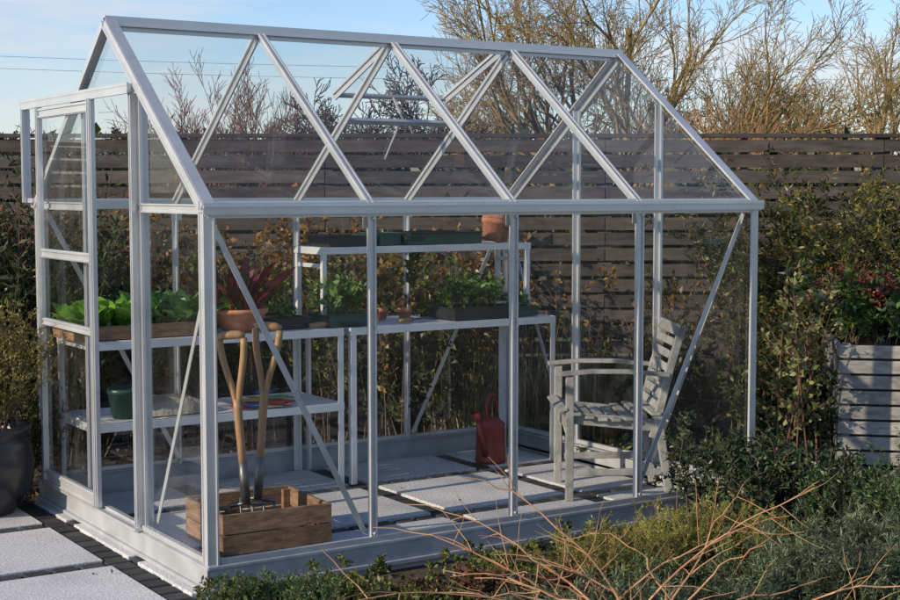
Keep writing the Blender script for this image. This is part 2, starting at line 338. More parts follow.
def corner(x,y,sx,sy):
    b.box((x+sx*.004,y+sy*.010,(zb+ZE-.02)/2),(.042,.005,ZE-.02-zb)); b.box((x+sx*.022,y-sy*.010,(zb+ZE-.02)/2),(.005,.034,ZE-.02-zb)); b.box((x-sx*.013,y+sy*.014,(zb+ZE-.02)/2),(.007,.008,ZE-.02-zb)); b.box((x+sx*.0255,y-sy*.022,(zb+ZE-.02)/2),(.007,.008,ZE-.02-zb))
for x,sx_ in((0,-1),(L,1)):
    for y,sy in((0,-1),(W,1)): corner(x,y,sx_,sy)
# eaves gutters (U section with lip)
GU=[(-.022,.0),(-.022,.036),(-.018,.036),(-.016,.004),(.018,.004),(.020,.028),(.024,.028),(.024,-.012),(.018,-.012),(.016,-.003),(-.016,-.003)]
b.extr(GU,(-.035,-.012,ZE-.018),(L+.035,-.012,ZE-.018),(0,0,1)); b.extr(GU,(-.035,W+.012,ZE-.018),(L+.035,W+.012,ZE-.018),(0,0,1))
b.box((L/2,-.024,ZE-.028),(L+.05,.008,.012)); b.box((L/2,-.006,ZE-.033),(L+.02,.02,.018))
b.box((L/2,-.0385,ZE-.002),(L+.068,.005,.006))
# ridge
b.box((L/2,W/2,ZR+.018),(L+.05,.030,.008)); b.box((L/2,W/2-.013,ZR+.0005),(L+.046,.006,.028)); b.box((L/2,W/2+.013,ZR+.0005),(L+.046,.006,.028)); b.box((L/2,W/2-.020,ZR-.014),(L+.048,.010,.006)); b.box((L/2,W/2+.020,ZR-.014),(L+.048,.010,.006)); b.box((L/2,W/2,ZR-.02),(L,.006,.03))
# gable rafters
for x,sx_ in((0,-1),(L,1)):
    for y0,y1,nn in((-.005,W/2-.012,sl_n),(W+.005,W/2+.012,sl_n2)):
        p0=Vector((x,y0,ZE-.005));p1=Vector((x,y1,ZR-.008))
        b.beam(p0+Vector((sx_*.002,0,0))+nn*.012,p1+Vector((sx_*.002,0,0))+nn*.012,.044,.006,nn)
        b.beam(p0+Vector((sx_*.026,0,0))-nn*.004,p1+Vector((sx_*.026,0,0))-nn*.004,.006,.036,nn)
        b.beam(p0+Vector((sx_*.0305,0,0))-nn*.018,p1+Vector((sx_*.0305,0,0))-nn*.018,.006,.008,nn)
    b.extr(T(.034),(x,.02,ZE-.012),(x,(W-.02) if sx_>0 else .62,ZE-.012),(sx_,0,0))
    if sx_<0: b.extr(T(.034),(x,1.26,ZE-.012),(x,W-.02,ZE-.012),(sx_,0,0))
    for y in (.62,1.248):
        ztop=ZE+(ZR-ZE)*(1-abs(y-W/2)/(W/2))-.02
        b.extr(T(.03),(x,y,zb),(x,y,ztop),(sx_,0,0))
    b.box((x+sx_*.012,W/2,zb+.012),(.02,W-.05,.02))
b.box((L/2,-.008,zb+.010),(L-.05,.018,.018)); b.box((L/2,W+.008,zb+.010),(L-.05,.018,.018))
# diagonal wind braces
def brace(p0,p1,out): b.beam(p0,p1,.022,.004,out)
yi=.034
brace((.02,yi,ZE-.05),(.625,yi,zb+.03),(0,-1,0)); brace((L-.02,yi,ZE-.05),(L-.62,yi,zb+.03),(0,-1,0))
brace((.02,W-yi,ZE-.05),(.63,W-yi,zb+.03),(0,1,0)); brace((L-.02,W-yi,ZE-.05),(L-.63,W-yi,zb+.03),(0,1,0))
brace((L-.034,.02,ZE-.05),(L-.034,.60,zb+.03),(1,0,0)); brace((L-.034,W-.02,ZE-.05),(L-.034,W-.60,zb+.03),(1,0,0))
brace((.034,.03,ZE-.12),(.034,.60,zb+.03),(-1,0,0))
for x in (L/4,L/2,3*L/4): b.box((x,.018,ZE-.06),(.05,.003,.05)); b.box((x,W-.018,ZE-.06),(.05,.003,.05))
# bolt heads along the bars
for x in (L/4,L/2,3*L/4):
    for z in (zb+.03,ZE-.05): b.lathe([(.001,.007),(.006,.006),(.007,0)],(x,-.0145,z),6,False,Matrix.Rotation(math.radians(90),3,'X'))
b.make('aluminium_frame',gh)
# glazing
gp=B(); gp.mat(GLASS)
def pane(a,bb,c,d): gp.add([a,bb,c,d],[(0,1,2,3)])
e=.004
for i in range(4):
    x0=L*i/4+e;x1=L*(i+1)/4-e
    for y in (-.003,W+.003): pane((x0,y,zb),(x1,y,zb),(x1,y,ZE-.02),(x0,y,ZE-.02))
    pane((x0,.0,ZE+.002),(x1,.0,ZE+.002),(x1,W/2-.015,ZR-.01),(x0,W/2-.015,ZR-.01))
    if i!=2: pane((x0,W,ZE+.002),(x1,W,ZE+.002),(x1,W/2+.015,ZR-.01),(x0,W/2+.015,ZR-.01))
    else: 
        k=.53; pane((x0,W,ZE+.002),(x1,W,ZE+.002),(x1,W-W/2*k,ZE+(ZR-ZE)*k),(x0,W-W/2*k,ZE+(ZR-ZE)*k))
rz=lambda y: ZE+(ZR-ZE)*(1-abs(y-W/2)/(W/2))-.012
for x in (-.003,L+.003):
    for y0,y1 in ((0.01,.616),(.624,1.244),(1.252,W-.01)):
        if x<0 and y0==.624: gp.add([(x,y0,1.79),(x,y1,1.79),(x,y1,rz(y1)),(x,W/2,ZR-.02),(x,y0,rz(y0))],[(0,1,2,3,4)]); continue
        pane((x,y0,zb),(x,y1,zb),(x,y1,ZE-.014),(x,y0,ZE-.014))
        if y0==.624: gp.add([(x,y0,ZE-.01),(x,y1,ZE-.01),(x,y1,rz(y1)),(x,W/2,ZR-.02),(x,y0,rz(y0))],[(0,1,2,3,4)])
        else: pane((x,y0,ZE-.01),(x,y1,ZE-.01),(x,y1,rz(y1)),(x,y0,rz(y0)))
gp.make('glass_panes',gh)
# roof vent, hinged at ridge on the far slope, propped open
v=B(); v.mat(ALU)
x0=L/2+.012;x1=3*L/4-.012; hz=Vector((0,W/2+.03,ZR+.004)); dn=Vector((0,W/2,-(ZR-ZE))).normalized()
op=Matrix.Rotation(math.radians(15),3,'X')@dn; vn=Matrix.Rotation(math.radians(15),3,'X')@sl_n2; vl=.56
A=lambda x,t: Vector((x,0,0))+hz+op*t
for x in (x0,x1): v.extr(T(.026),A(x,0),A(x,vl),vn)
v.beam(A(x0,vl),A(x1,vl),.03,.012,vn); v.beam(A(x0,.01),A(x1,.01),.03,.012,vn)
v.mat(GLASS).add([A(x0,0),A(x1,0),A(x1,vl),A(x0,vl)],[(0,1,2,3)]); v.mat(ALU)
k=.53;cy=W-W/2*k;cz=ZE+(ZR-ZE)*k; v.beam((x0,cy,cz),(x1,cy,cz),.03,.016,sl_n2)
xm=(x0+x1)/2; v.beam(A(xm,vl-.02)-vn*.012,(xm+.02,cy-.0,cz-.02),.012,.006,(1,0,0)); v.beam((xm-.02,cy,cz-.014),(xm+.02,cy+.2,cz-.17),.012,.006,(1,0,0))
v.make('roof_vent',gh)
# sliding door and track
d=B(); d.mat(ALU); DZ=1.77; xd=-.040
d.box((-.038,1.30,DZ+.018),(.030,1.36,.034)); d.box((-.052,1.30,DZ+.033),(.006,1.37,.012)); d.box((-.052,1.30,DZ+.002),(.006,1.365,.010))
d.extr(T(.026),(-.028,.635,zb),(-.028,.635,DZ),(-1,0,0))
d.extr(T(.022),(-.045,W+.075,ZE-.0),(-.045,W+.075,DZ),(-1,0,0)); d.box((-.03,W+.04,ZE+.01),(.02,.09,.02))
ya,yb=1.045,1.72
for y,ww in ((ya,.04),(yb,.032)): d.box((xd-.006,y,(zb+DZ)/2+.01),(.018,ww,DZ-zb-.02)); d.box((xd-.018,y-ww*.3,(zb+DZ)/2+.01),(.006,.007,DZ-zb-.02)); d.box((xd-.018,y+ww*.3,(zb+DZ)/2+.01),(.006,.007,DZ-zb-.02))
for z,h in ((DZ-.03,.045),(1.13,.04),(.83,.03),(zb+.04,.06)): d.box((xd-.005,(ya+yb)/2,z),(.016,yb-ya-.04,h)); d.box((xd-.016,(ya+yb)/2,z+h*.33),(.007,yb-ya-.04,.007)); d.box((xd-.016,(ya+yb)/2,z-h*.33),(.007,yb-ya-.04,.007))
d.box((-.038,1.24,zb+.006),(.03,1.25,.012))
d.mat(GLASS).add([(xd,ya,zb+.06),(xd,yb,zb+.06),(xd,yb,DZ-.03),(xd,ya,DZ-.03)],[(0,1,2,3)])
d.make('sliding_door',gh)
# ------------------------------------------------------------------ staging benches
def bench(name,x0,x1,y0,y1,h,low=None,par=None,base=0.0,leg=.03,slats=7):
    b=B(); b.mat(ALUW)
    for x in (x0+leg/2,x1-leg/2):
        for y in (y0+leg/2,y1-leg/2):
            sx=1 if x<(x0+x1)/2 else -1; sy=1 if y<(y0+y1)/2 else -1
            b.box((x,y-sy*(leg/2-.0015),(base+h-.002)/2),(leg,.003,h-base-.006)); b.box((x-sx*(leg/2-.0015),y+sy*.0016,(base+h-.002)/2),(.003,leg-.003,h-base-.006))
    for z in [h]+([low] if low else []):
        b.box(((x0+x1)/2,y0+.001,z-.018),(x1-x0+.004,.005,.036)); b.box(((x0+x1)/2,y1-.001,z-.018),(x1-x0+.004,.005,.036))
        b.box(((x0+x1)/2,y0+.007,z-.034),(x1-x0,.012,.003)); 
        b.box((x0-.0005,(y0+y1)/2,z-.018),(.005,y1-y0-.008,.036)); b.box((x1+.0005,(y0+y1)/2,z-.018),(.005,y1-y0-.008,.036))
        n=slats;pw=(y1-y0-.012)/n
        for i in range(n): b.box(((x0+x1)/2,y0+.006+pw*(i+.5),z-.004),(x1-x0-.008,pw-.006,.004))
    return b.make(name,par,bevel=.0008)
bench('potting_bench',.05,1.27,1.36,1.83,.755,low=.40)
bench('potting_bench',1.31,2.52,1.36,1.83,.755)
tb=B();tb.mat(ALUW)
def tier(x0,x1,y0,y1,z0,z1):
    for x in (x0+.012,x1-.012):
        for y in (y0+.012,y1-.012): tb.box((x,y,(z0+z1)/2-.004),(.024,.024,z1-z0-.008))
        tb.box((x,(y0+y1)/2,z1-.09),(.010,y1-y0-.05,.02))
    tb.box(((x0+x1)/2,y0,z1-.016),(x1-x0+.01,.004,.034)); tb.box(((x0+x1)/2,y1,z1-.016),(x1-x0+.01,.004,.034))
    tb.box((x0-.003,(y0+y1)/2,z1-.016),(.004,y1-y0-.006,.034)); tb.box((x1+.003,(y0+y1)/2,z1-.016),(.004,y1-y0-.006,.034))
    n=4;pw=(y1-y0-.01)/n
    for i in range(n): tb.box(((x0+x1)/2,y0+.005+pw*(i+.5),z1-.003),(x1-x0-.004,pw-.006,.004))
tier(1.25,2.48,1.53,1.82,.757,1.13); tb.make('tiered_shelf',bevel=.001)
# ------------------------------------------------------------------ pots, trays, plants on staging
HB=.757; HT=1.132; HL=.402
def pot(name,x,y,z,r,h,mat,rt=.72,rim=.012,parent=None,tilt=None,soil=True,n=28):
    b=B(); b.mat(mat); M=tilt
    b.lathe([(0.001,0),(r*rt,0),(r*.97,h-rim*1.8),(r*1.03,h-rim*1.8),(r*1.05,h),(r*.93,h),(r*.9,h-.015),(r*rt*.9,.01)],(x,y,z),n,M=M)
    if soil: b.mat(SOIL).lathe([(.001,h*.86),(r*.5,h*.88),(r*.93,h*.85)],(x,y,z),n,M=M)
    return b.make(name,parent)
def tray(name,x,y,z,lx,ly,h,mat,rot=0,soil=True,parent=None,th=.004,bev=0.001):
    b=B(); b.mat(mat); Rm=Matrix.Rotation(rot,3,'Z'); P=lambda a,c,e: tuple(Rm@Vector((a,c,e))+Vector((x,y,z)))
    b.box(P(0,0,th/2),(lx-.01,ly-.01,th),Rm)
    for s in(-1,1):
        b.box(P(0,s*(ly/2-th/2),h/2+.001),(lx,th,h),Rm); b.box(P(s*(lx/2-th/2),0,h/2+.001),(th,ly-2*th-.001,h),Rm)
        if th<.008: b.box(P(0,s*(ly/2+.003),h),(lx+.012,.008,.005),Rm); b.box(P(s*(lx/2+.003),0,h-.0005),(.008,ly,.005),Rm)
    if soil: b.mat(SOIL).box(P(0,0,h*.45),(lx-2*th-.002,ly-2*th-.002,h*.7),Rm)
    return b.make(name,parent,bevel=bev)
LET=leafmat('lettuce_leaf',[(.12,.29,.03),(.19,.41,.05),(.26,.48,.08)],tr=.4,clump=12,lo=.7,hi=1.2)
LET2=leafmat('salad_leaf',[(.05,.15,.03),(.09,.24,.04),(.14,.33,.06)],tr=.35,clump=12)
CHD=leafmat('chard_leaf',[(.08,.014,.022),(.16,.022,.035),(.10,.07,.025),(.20,.03,.045)],tr=.35,clump=12)
CHS=pbr('chard_stem',[(.30,.02,.05),(.42,.04,.08)],rough=.5,bump=0)
SEED=leafmat('seedling_leaf',[(.08,.16,.03),(.14,.24,.05),(.20,.31,.09)],tr=.3,clump=15)
def rosette(name,seed,cs,n,Ln,wd,mat,tilt=.7,droop=.35,parent=None,stem=None):
    rng=np.random.default_rng(seed);cs=np.atleast_2d(cs);m=len(cs)*n
    bb=np.repeat(cs,n,0)+rng.normal(size=(m,3))*[.008,.008,.002];az=rng.uniform(0,6.283,m);tl=np.abs(rng.uniform(.05,1,m))*tilt
    d=np.c_[np.sin(tl)*np.cos(az),np.sin(tl)*np.sin(az),np.cos(tl)];l=Ln*rng.uniform(.5,1.1,m)
    V,F=strips(rng,bb,d,l,wd*l/Ln*rng.uniform(.8,1.2,m),6,droop,[.12,.12,.5,1,.95,.7,.1] if stem else [.15,.3,.8,1,.95,.7,.1],roll=.4)
    V=V+rng.normal(size=V.shape)*wd*.06
    parts=[(V,F,mat)]
    if stem: parts.append((*segs(bb,bb+d*(l*.5)[:,None],.0035,.002,5),stem))
    return mesh_np(name,parts,parent,smooth=True)
WTR=tray('lettuce_tray',.30,1.57,HB,.62,.30,.06,WOODB,th=.012,bev=.002)
rosette('lettuce_plant',1,[(x,y,HB+.05) for x in (.06,.15,.24) for y in (1.49,1.62)],16,.19,.085,LET,parent=WTR)
rosette('salad_plant',2,[(x,y,HB+.05) for x in (.34,.41,.48,.56) for y in (1.48,1.57,1.66)],24,.22,.045,LET2,tilt=.8,parent=WTR)
cx,cy_=.80,1.50
bp=B(); bp.mat(TERRA).lathe([(.001,0),(.075,0),(.10,.03),(.125,.085),(.132,.085),(.135,.105),(.122,.105),(.112,.08)],(cx,cy_,HB),32); bp.mat(SOIL).lathe([(.001,.088),(.115,.082)],(cx,cy_,HB),24); bowl=bp.make('terracotta_bowl')
rosette('red_chard_plant',3,[(cx+dx,cy_+dy,HB+.08) for dx in(-.06,.0,.06) for dy in(-.05,.05)],10,.35,.045,CHD,tilt=.65,droop=.3,parent=bowl,stem=CHS)
rosette('salad_plant',33,[(cx+dx,cy_+dy,HB+.08) for dx in(-.03,.03) for dy in(-.03,.03)],5,.13,.06,LET2,tilt=.8,droop=.2,parent=bowl)
for k,(x,y) in enumerate([(.69,1.70),(.78,1.74),(.62,1.74)]): pot('green_plant_pot',x,y,HB,.045,.10,GREENP)
t1=tray('seed_tray',1.04,1.60,HB,.20,.30,.05,BLACKP)
def seedlings(name,seed,x0,x1,y0,y1,z,n,h,mat,parent,l=.03,w=.015):
    rng=np.random.default_rng(seed); bs=np.c_[rng.uniform(x0,x1,n),rng.uniform(y0,y1,n),np.full(n,z)]
    ps=shrub('',seed,bs,h,.35,2,3,4,l,w,mat,mat,make=False,sr=.0012,spreadr=.005)
    o=mesh_np(name,ps,parent); return o
t2=tray('seed_tray',1.335,1.52,HB,.22,.22,.055,GREENP); seedlings('seedlings',5,1.25,1.42,1.43,1.60,HB+.04,24,.17,SEED,t2,.045,.02)
seedlings('seedlings',6,.97,1.12,1.48,1.72,HB+.04,14,.06,SEED,t1)
t3=tray('seed_tray',2.09,1.50,HB,.36,.24,.06,BLACKP)
seedlings('seedlings',7,1.94,2.24,1.41,1.59,HB+.045,30,.16,SEED,t3,.038,.018)
t4=tray('seed_tray',2.37,1.52,HB,.15,.22,.05,GREENP); seedlings('seedlings',8,2.31,2.42,1.44,1.6,HB+.04,8,.07,SEED,t4)
for x,y in ((1.56,1.60),(1.65,1.66),(1.74,1.58)): pot('terracotta_pot',x,y,HB,.035,.06,TERRA)
hb=B(); hb.mat(ASH).tube([(1.12,1.42,HB+.014),(1.20,1.43,HB+.016),(1.23,1.43,HB+.016)],[.010,.013,.008],10); hb.mat(STEEL).tube([(1.23,1.43,HB+.016),(1.28,1.40,HB+.016)],.004,8); hb.add([(1.27,1.385,HB+.02),(1.29,1.415,HB+.02),(1.38,1.39,HB+.018),(1.41,1.375,HB+.012),(1.37,1.36,HB+.018),(1.33,1.387,HB+.006)],[(0,5,4),(0,1,5),(1,2,5),(2,3,5),(3,4,5)]); hb.make('hand_trowel')
hb=B(); hb.mat(ASH).tube([(1.60,1.40,HB+.014),(1.70,1.44,HB+.014)],[.010,.012],10); hb.mat(STEEL).tube([(1.70,1.44,HB+.014),(1.75,1.46,HB+.014)],.004,8)
for s in(-1,0,1): hb.tube([(1.75,1.46,HB+.014),(1.76,1.46+s*.02,HB+.014),(1.84,1.49+s*.022,HB+.006)],.003,6)
hb.make('hand_fork')
tray('seed_tray',1.42,1.66,HT,.24,.22,.05,BLACKP,soil=False)
tray('seed_tray',1.96,1.66,HT,.44,.24,.045,GREENP,soil=False); tray('seed_tray',1.965,1.66,HT+.016,.43,.235,.045,BLACKP,soil=False,rot=.02); tray('seed_tray',1.66,1.68,HT,.12,.2,.06,GREENP,soil=False)
b=B(); b.mat(TERRA)
for k in range(3):
    Mt=Matrix.Rotation(math.radians(14),3,'Y'); z=HT+.0+.022*k
    b.lathe([(.001,0),(.048,0),(.062,.085),(.068,.085),(.070,.11),(.062,.11),(.058,.08),(.044,.01)],Vector((2.30+.006*k,1.63,z+.012)),28,M=Mt)
b.make('terracotta_pot_stack')
pot('terracotta_pot',2.41,1.70,HT,.05,.10,TERRA,soil=False)
pot('green_plant_pot',.24,1.50,HL,.075,.13,GREENP)
SACK=pbr('paper_sack',[(.30,.26,.20),(.42,.38,.31)],scale=9,rough=.9,bump=.6,bdist=.03)
def sack(x,y,z,lx,ly,h,mat,seed,name):
    rng=np.random.default_rng(seed);nu,nv=16,10;V=[];F=[]
    for i in range(nu+1):
        for j in range(nv+1):
            u=i/nu*2-1;vv=j/nv*2-1;hh=h*(max(0,(1-u**4))*max(0,(1-vv**4)))**.5
            V.append((x+u*lx/2+rng.normal()*.003,y+vv*ly/2+rng.normal()*.003,z+hh+rng.normal()*.002*(hh>0)))
    for i in range(nu):
        for j in range(nv): a=i*(nv+1)+j; F.append((a,a+nv+1,a+nv+2,a+1))
    b=B(); b.mat(mat).add(V,F,True); b.make(name)
sack(.47,1.55,HL+.003,.30,.26,.07,SACK,3,'compost_sack')
PK=[pbr('seed_packet_%d'%i,[c,tuple(min(1,x*1.3) for x in c)],scale=30,rough=.5,bump=0) for i,c in enumerate([(.5,.05,.05),(.7,.68,.6),(.05,.12,.4),(.6,.35,.05),(.12,.3,.1)])]
b=B(); rd=random.Random(8)
for i in range(16):
    b.mat(PK[rd.randrange(5)]); b.box((rd.uniform(.75,1.12),rd.uniform(1.40,1.7),HL+.004+i*.0021),(.075,.11,.002),Matrix.Rotation(rd.uniform(0,3),3,'Z'))
b.make('seed_packets')
# ------------------------------------------------------------------ wooden crate with forks
p2=Vector(ray(222,558)); p2.z=0
cx_=Vector((*(RT*.866+FW*.5),0)); cl=.46; ang=math.atan2(cx_.y,cx_.x)
cr=Matrix.Rotation(ang,3,'Z'); cdp=.40; ch=.165; cc=p2+cr@Vector((cl/2,cdp/2,0))
b=B(); b.mat(WOODB); P=lambda a,c,e: tuple(cr@Vector((a,c,e))+cc)
for s in(-1,1):
    for k in range(2):
        z=.045+k*.082
        b.box(P(0,s*(cdp/2),z),(cl,.014,.076),cr); b.box(P(s*(cl/2-.007),0,z-.002),(.014,cdp-.016,.076),cr)
    for s2 in(-1,1): b.box(P(s*(cl/2-.03),s2*(cdp/2-.019),.08),(.03,.022,.15),cr)
for k in range(5): b.box(P(0,-cdp/2+.045+k*.075,.010),(cl-.032,.066,.012),cr)
b.make('wooden_crate',bevel=.002)
def ywood(name,bot,top):
    bot=Vector(bot);top=Vector(top);ax=(top-bot).normalized(); side=Vector((RT[0],RT[1],0));side=(side-ax*side.dot(ax)).normalized()
    Ln=(top-bot).length; b=B(); b.mat(ASH); j=Ln-.30
    b.tube([bot+ax*.24,bot+ax*(.24+(j-.24)*.5),bot+ax*j,bot+ax*(j+.04)],[.016,.0165,.018,.017],12)
    for s in(-1,1):
        pts=[];rr=[]
        for i in range(11):
            t=i/10; wv=.006+.042*(3*t*t-2*t*t*t)**.8; pts.append(bot+ax*(j+.02+t*.262)+side*s*wv); rr.append(.0125+.002*t)
        b.tube(pts,rr,10)
    b.tube([top-side*.054-ax*.012,top-side*.03-ax*.004,top-ax*.003,top+side*.03-ax*.004,top+side*.054-ax*.012],[.013,.0165,.0175,.0165,.013],12)
    b.mat(STEEL)
    b.tube([bot+ax*.125,bot+ax*.22,bot+ax*.30],[.019,.019,.0175],10)
    b.tube([bot+ax*.12-side*.07,bot+ax*.13,bot+ax*.12+side*.07],.008,8)
    for s in(-.07,-.024,.024,.07): b.tube([bot+ax*.125+side*s,bot+ax*.07+side*s*.95,bot+side*s*.9],[.006,.005,.002],6)
    b.make(name)
def atd(px,py,d): # point on the sight line at a given forward distance
    r=ray(px,py,-5); v=r-np.array(CAM); fd=v[0]*FW[0]+v[1]*FW[1]; return np.array(CAM)+v*(d/fd)
def fwd(p): v=np.array(p)-np.array(CAM); return v[0]*FW[0]+v[1]*FW[1]
fc=fwd(cc)
ta=atd(231,334,fc-.05); tb_=atd(268,325,fc+.06)
b1=atd(249,545,fc-.03); b1[2]=.03; b2=atd(256,540,fc+.06); b2[2]=.03
ywood('digging_fork',b1,ta); ywood('digging_fork',b2,tb_)
# ------------------------------------------------------------------ armchair
fa=np.array([-.998,-.05]); fdw=Vector((*(RT*fa[0]+FW*fa[1]),0)); wdw=Vector((fdw.y,-fdw.x,0)) # width direction away from the viewer
if wdw.x*FW[0]+wdw.y*FW[1]<0: wdw=-wdw
o=Vector(ray(569,501)); cwid=.42
b=B(); b.mat(CHAIRW)
Q=lambda f,s,z: o-fdw*f+wdw*s+Vector((0,0,z))   # f: distance back from front leg, s: sideways
for s in (0.0,cwid):
    iw=(.028 if s==0 else -.028)
    b.beam(Q(0,s,0),Q(0,s,.57),.028,.036,fdw)
    b.beam(Q(.46,s,0),Q(.40,s,.40),.028,.036,fdw)
    b.beam(Q(.385,s+iw,.28),Q(.46,s+iw,.60),.024,.036,fdw); b.beam(Q(.46,s+iw,.595),Q(.515,s+iw,.785),.024,.034,fdw)
    b.beam(Q(.02,s+iw,.375),Q(.42,s+iw,.335),.022,.055,(0,0,1))
    a=[(-.05,.578),(.10,.590),(.26,.588),(.45,.572)]
    for (f0,z0),(f1,z1) in zip(a[:-1],a[1:]): b.beam(Q(f0,s,z0),Q(f1+.002,s,z1),.048,.018,(0,0,1))
    b.beam(Q(.03,s,.13),Q(.44,s,.13),.02,.03,(0,0,1))
for i in range(8):
    t=i/7; f=-.03+t*.42; z=.415-.035*math.sin(math.pi*t)-.02*t
    b.beam(Q(f,-.02,z),Q(f,cwid+.02,z),.042,.014,(0,0,1) if i else (fdw*.35+Vector((0,0,1))))
for i in range(7):
    t=i/6; z=.43+t*.345; f=.385+(z-.28)*.25-.02
    b.beam(Q(f,.04,z),Q(f,cwid-.04,z),.036,.012,(fdw+Vector((0,0,.25)))) if i<6 else b.beam(Q(f,-.0,z),Q(f,cwid,z),.05,.02,(fdw+Vector((0,0,.25))))
b.beam(Q(0,.018,.35),Q(0,cwid-.018,.35),.03,.05,(0,0,1)) 
b.make('garden_armchair',bevel=.003)
# ------------------------------------------------------------------ watering can
wc=ray(497,464); b=B(); b.mat(REDP); x,y=wc[0],wc[1]+.06
c=Vector((x,y,0.0)); sp=Vector((-.83,-.55,0)); 
b.lathe([(.001,.002),(.078,.002),(.081,.012),(.078,.02),(.072,.19),(.075,.195),(.075,.202),(.05,.225),(.048,.23),(.001,.23)],c,32)
b.tube([c+sp*.065+Vector((0,0,.05)),c+sp*.12+Vector((0,0,.12)),c+sp*.18+Vector((0,0,.25))],[.020,.013,.010],12)
b.tube([c+sp*.175+Vector((0,0,.24)),c+sp*.20+Vector((0,0,.275))],[.011,.028],14)
b.tube([c+sp*.05+Vector((0,0,.215)),c+sp*.06+Vector((0,0,.30)),c+sp*.02+Vector((0,0,.355)),c-sp*.04+Vector((0,0,.35)),c-sp*.085+Vector((0,0,.29)),c-sp*.105+Vector((0,0,.20)),c-sp*.10+Vector((0,0,.12)),c-sp*.07+Vector((0,0,.07))],.008,10)
b.make('watering_can')
# ------------------------------------------------------------------ planter box right, with skimmia
pc=ray(836,480); pc[2]=0; b=B(); b.mat(WOODG); ux=Vector((*(RT*.985-FW*.17),0)); uy=Vector((-ux.y,ux.x,0)); pw=.95;ph=.66
rm=Matrix((ux,uy,Vector((0,0,1)))).transposed(); P=lambda a,c_,e: Vector(pc)+ux*a+uy*c_+Vector((0,0,e))
for k in range(9):
    z=.035+k*.074
    b.box(P(pw/2,0,z),(pw,.02,.062),rm); b.box(P(pw/2,pw,z),(pw,.02,.062),rm); b.box(P(.01,pw/2,z),(.02,pw-.022,.062),rm); b.box(P(pw-.01,pw/2,z),(.02,pw-.022,.062),rm)
for a in(.04,.91): 
    for c_ in(.035,.915): b.box(P(a,c_,.335),(.04,.04,.66),rm)
b.mat(BLACKP).box(P(pw/2,pw/2,.31),(pw-.09,pw-.09,.6),rm)
b.mat(SOIL).box(P(pw/2,pw/2,.625),(pw-.095,pw-.095,.03),rm)
b.make('slatted_planter',bevel=.003)
SKL=leafmat('skimmia_leaf',[(.04,.09,.025),(.08,.15,.035),(.14,.19,.05)],tr=.15,rough=.4)
SKR=leafmat('skimmia_bud',[(.22,.035,.045),(.38,.08,.07),(.30,.11,.08)],tr=.1)
bs=[P(.08+i*.16,.12+j*.2,.63) for i in range(6) for j in range(4)]
bs=np.array([[*p] for p in bs])
ps=shrub('',21,bs,.33,.5,6,9,7,.055,.02,SKL,BARK,make=False,spreadr=.04,sr=.003)
rng=np.random.default_rng(5)
n=150; ctr=bs[rng.integers(0,len(bs),n)]+np.c_[rng.normal(size=(n,2))*.10,rng.uniform(.24,.38,n)]
cc2=np.repeat(ctr,26,0)+rng.normal(size=(n*26,3))*.018; ps.append((*leaves(rng,cc2,rdir(rng,n*26),.014,.010),SKR)); mesh_np('skimmia_shrub',ps)
# ------------------------------------------------------------------ fence
fb=B(); fb.mat(WOODF); FD=9.35
fdir=RT*.999+FW*.02
def FP(r,z,dd=0): 
    p=C(r,FD+.02*r+dd,z); return p
rmf=Matrix((Vector((*fdir,0)).normalized(),Vector((-fdir[1],fdir[0],0)).normalized(),Vector((0,0,1)))).transposed(); rd=random.Random(3)
r0=-6.2; k=0
while r0<7.0:
    for i in range(17):
        z=.09+i*.1; rc=r0+.9
        fb.box(FP(rc,z+rd.uniform(-.003,.003)),(1.795,.018,.080+rd.uniform(-.002,.002)),rmf)
    fb.box(FP(r0,.88,.055),(.09,.09,1.76),rmf)
    fb.box(FP(r0+.9,.88,.03),(.045,.04,1.72),rmf)
    r0+=1.8
fb.box(FP(.4,1.755,.0),(13.2,.06,.025),rmf)
fb.make('slatted_fence',bevel=.002)
# ------------------------------------------------------------------ vegetation
RR=R
TW=twigmat('twig_tan',[(.20,.145,.065),(.37,.265,.12),(.28,.215,.11)])
TWR=twigmat('twig_red',[(.18,.09,.065),(.27,.155,.11)])
TWD=twigmat('twig_dark',[(.08,.062,.05),(.14,.105,.08)])
TWO=twigmat('twig_orange',[(.33,.165,.09),(.50,.29,.16),(.28,.185,.12)])
bare_tree('bare_tree',C(RR(615,21),21,0),6.4,11,TW,r0=.11,trunks=6,nch=(8,6,6,5),lean=.55,ratio=.58,upb=.05,minr=.0042,tstart=.15,ang=(.3,.7))
bare_tree('bare_tree',C(RR(715,22),22,0),4.2,111,TW,r0=.06,trunks=4,nch=(7,6,5,3),lean=.5,ratio=.58,upb=.05,minr=.0045,tstart=.15,ang=(.3,.7))
bare_tree('bare_tree',C(RR(860,30),30,0),6.0,12,TW,r0=.12,trunks=4,nch=(7,6,6,3),lean=.45,minr=.0055,ratio=.58)
bare_tree('bare_tree',C(RR(215,15),15,0),3.3,13,TWR,r0=.03,trunks=6,nch=(8,6,6),lean=.28,minr=.003,upb=.12,ang=(.3,.6),ratio=.5)
bare_tree('bare_tree',C(RR(272,15.6),15.6,0),3.0,14,TWR,r0=.03,trunks=5,nch=(8,6,6),lean=.3,minr=.003,upb=.1,ang=(.3,.6),ratio=.5)
bare_tree('bare_tree',C(RR(378,19),19,0),3.1,15,TWD,r0=.06,trunks=6,nch=(7,6,6,4),lean=.5,minr=.007,ratio=.6,ang=(.5,.9))
bare_tree('bare_tree',C(RR(733,17),17,0),3.0,16,TWO,r0=.02,trunks=12,nch=(6,5,4),lean=.3,minr=.0028,upb=.1,ang=(.25,.5),ratio=.5)
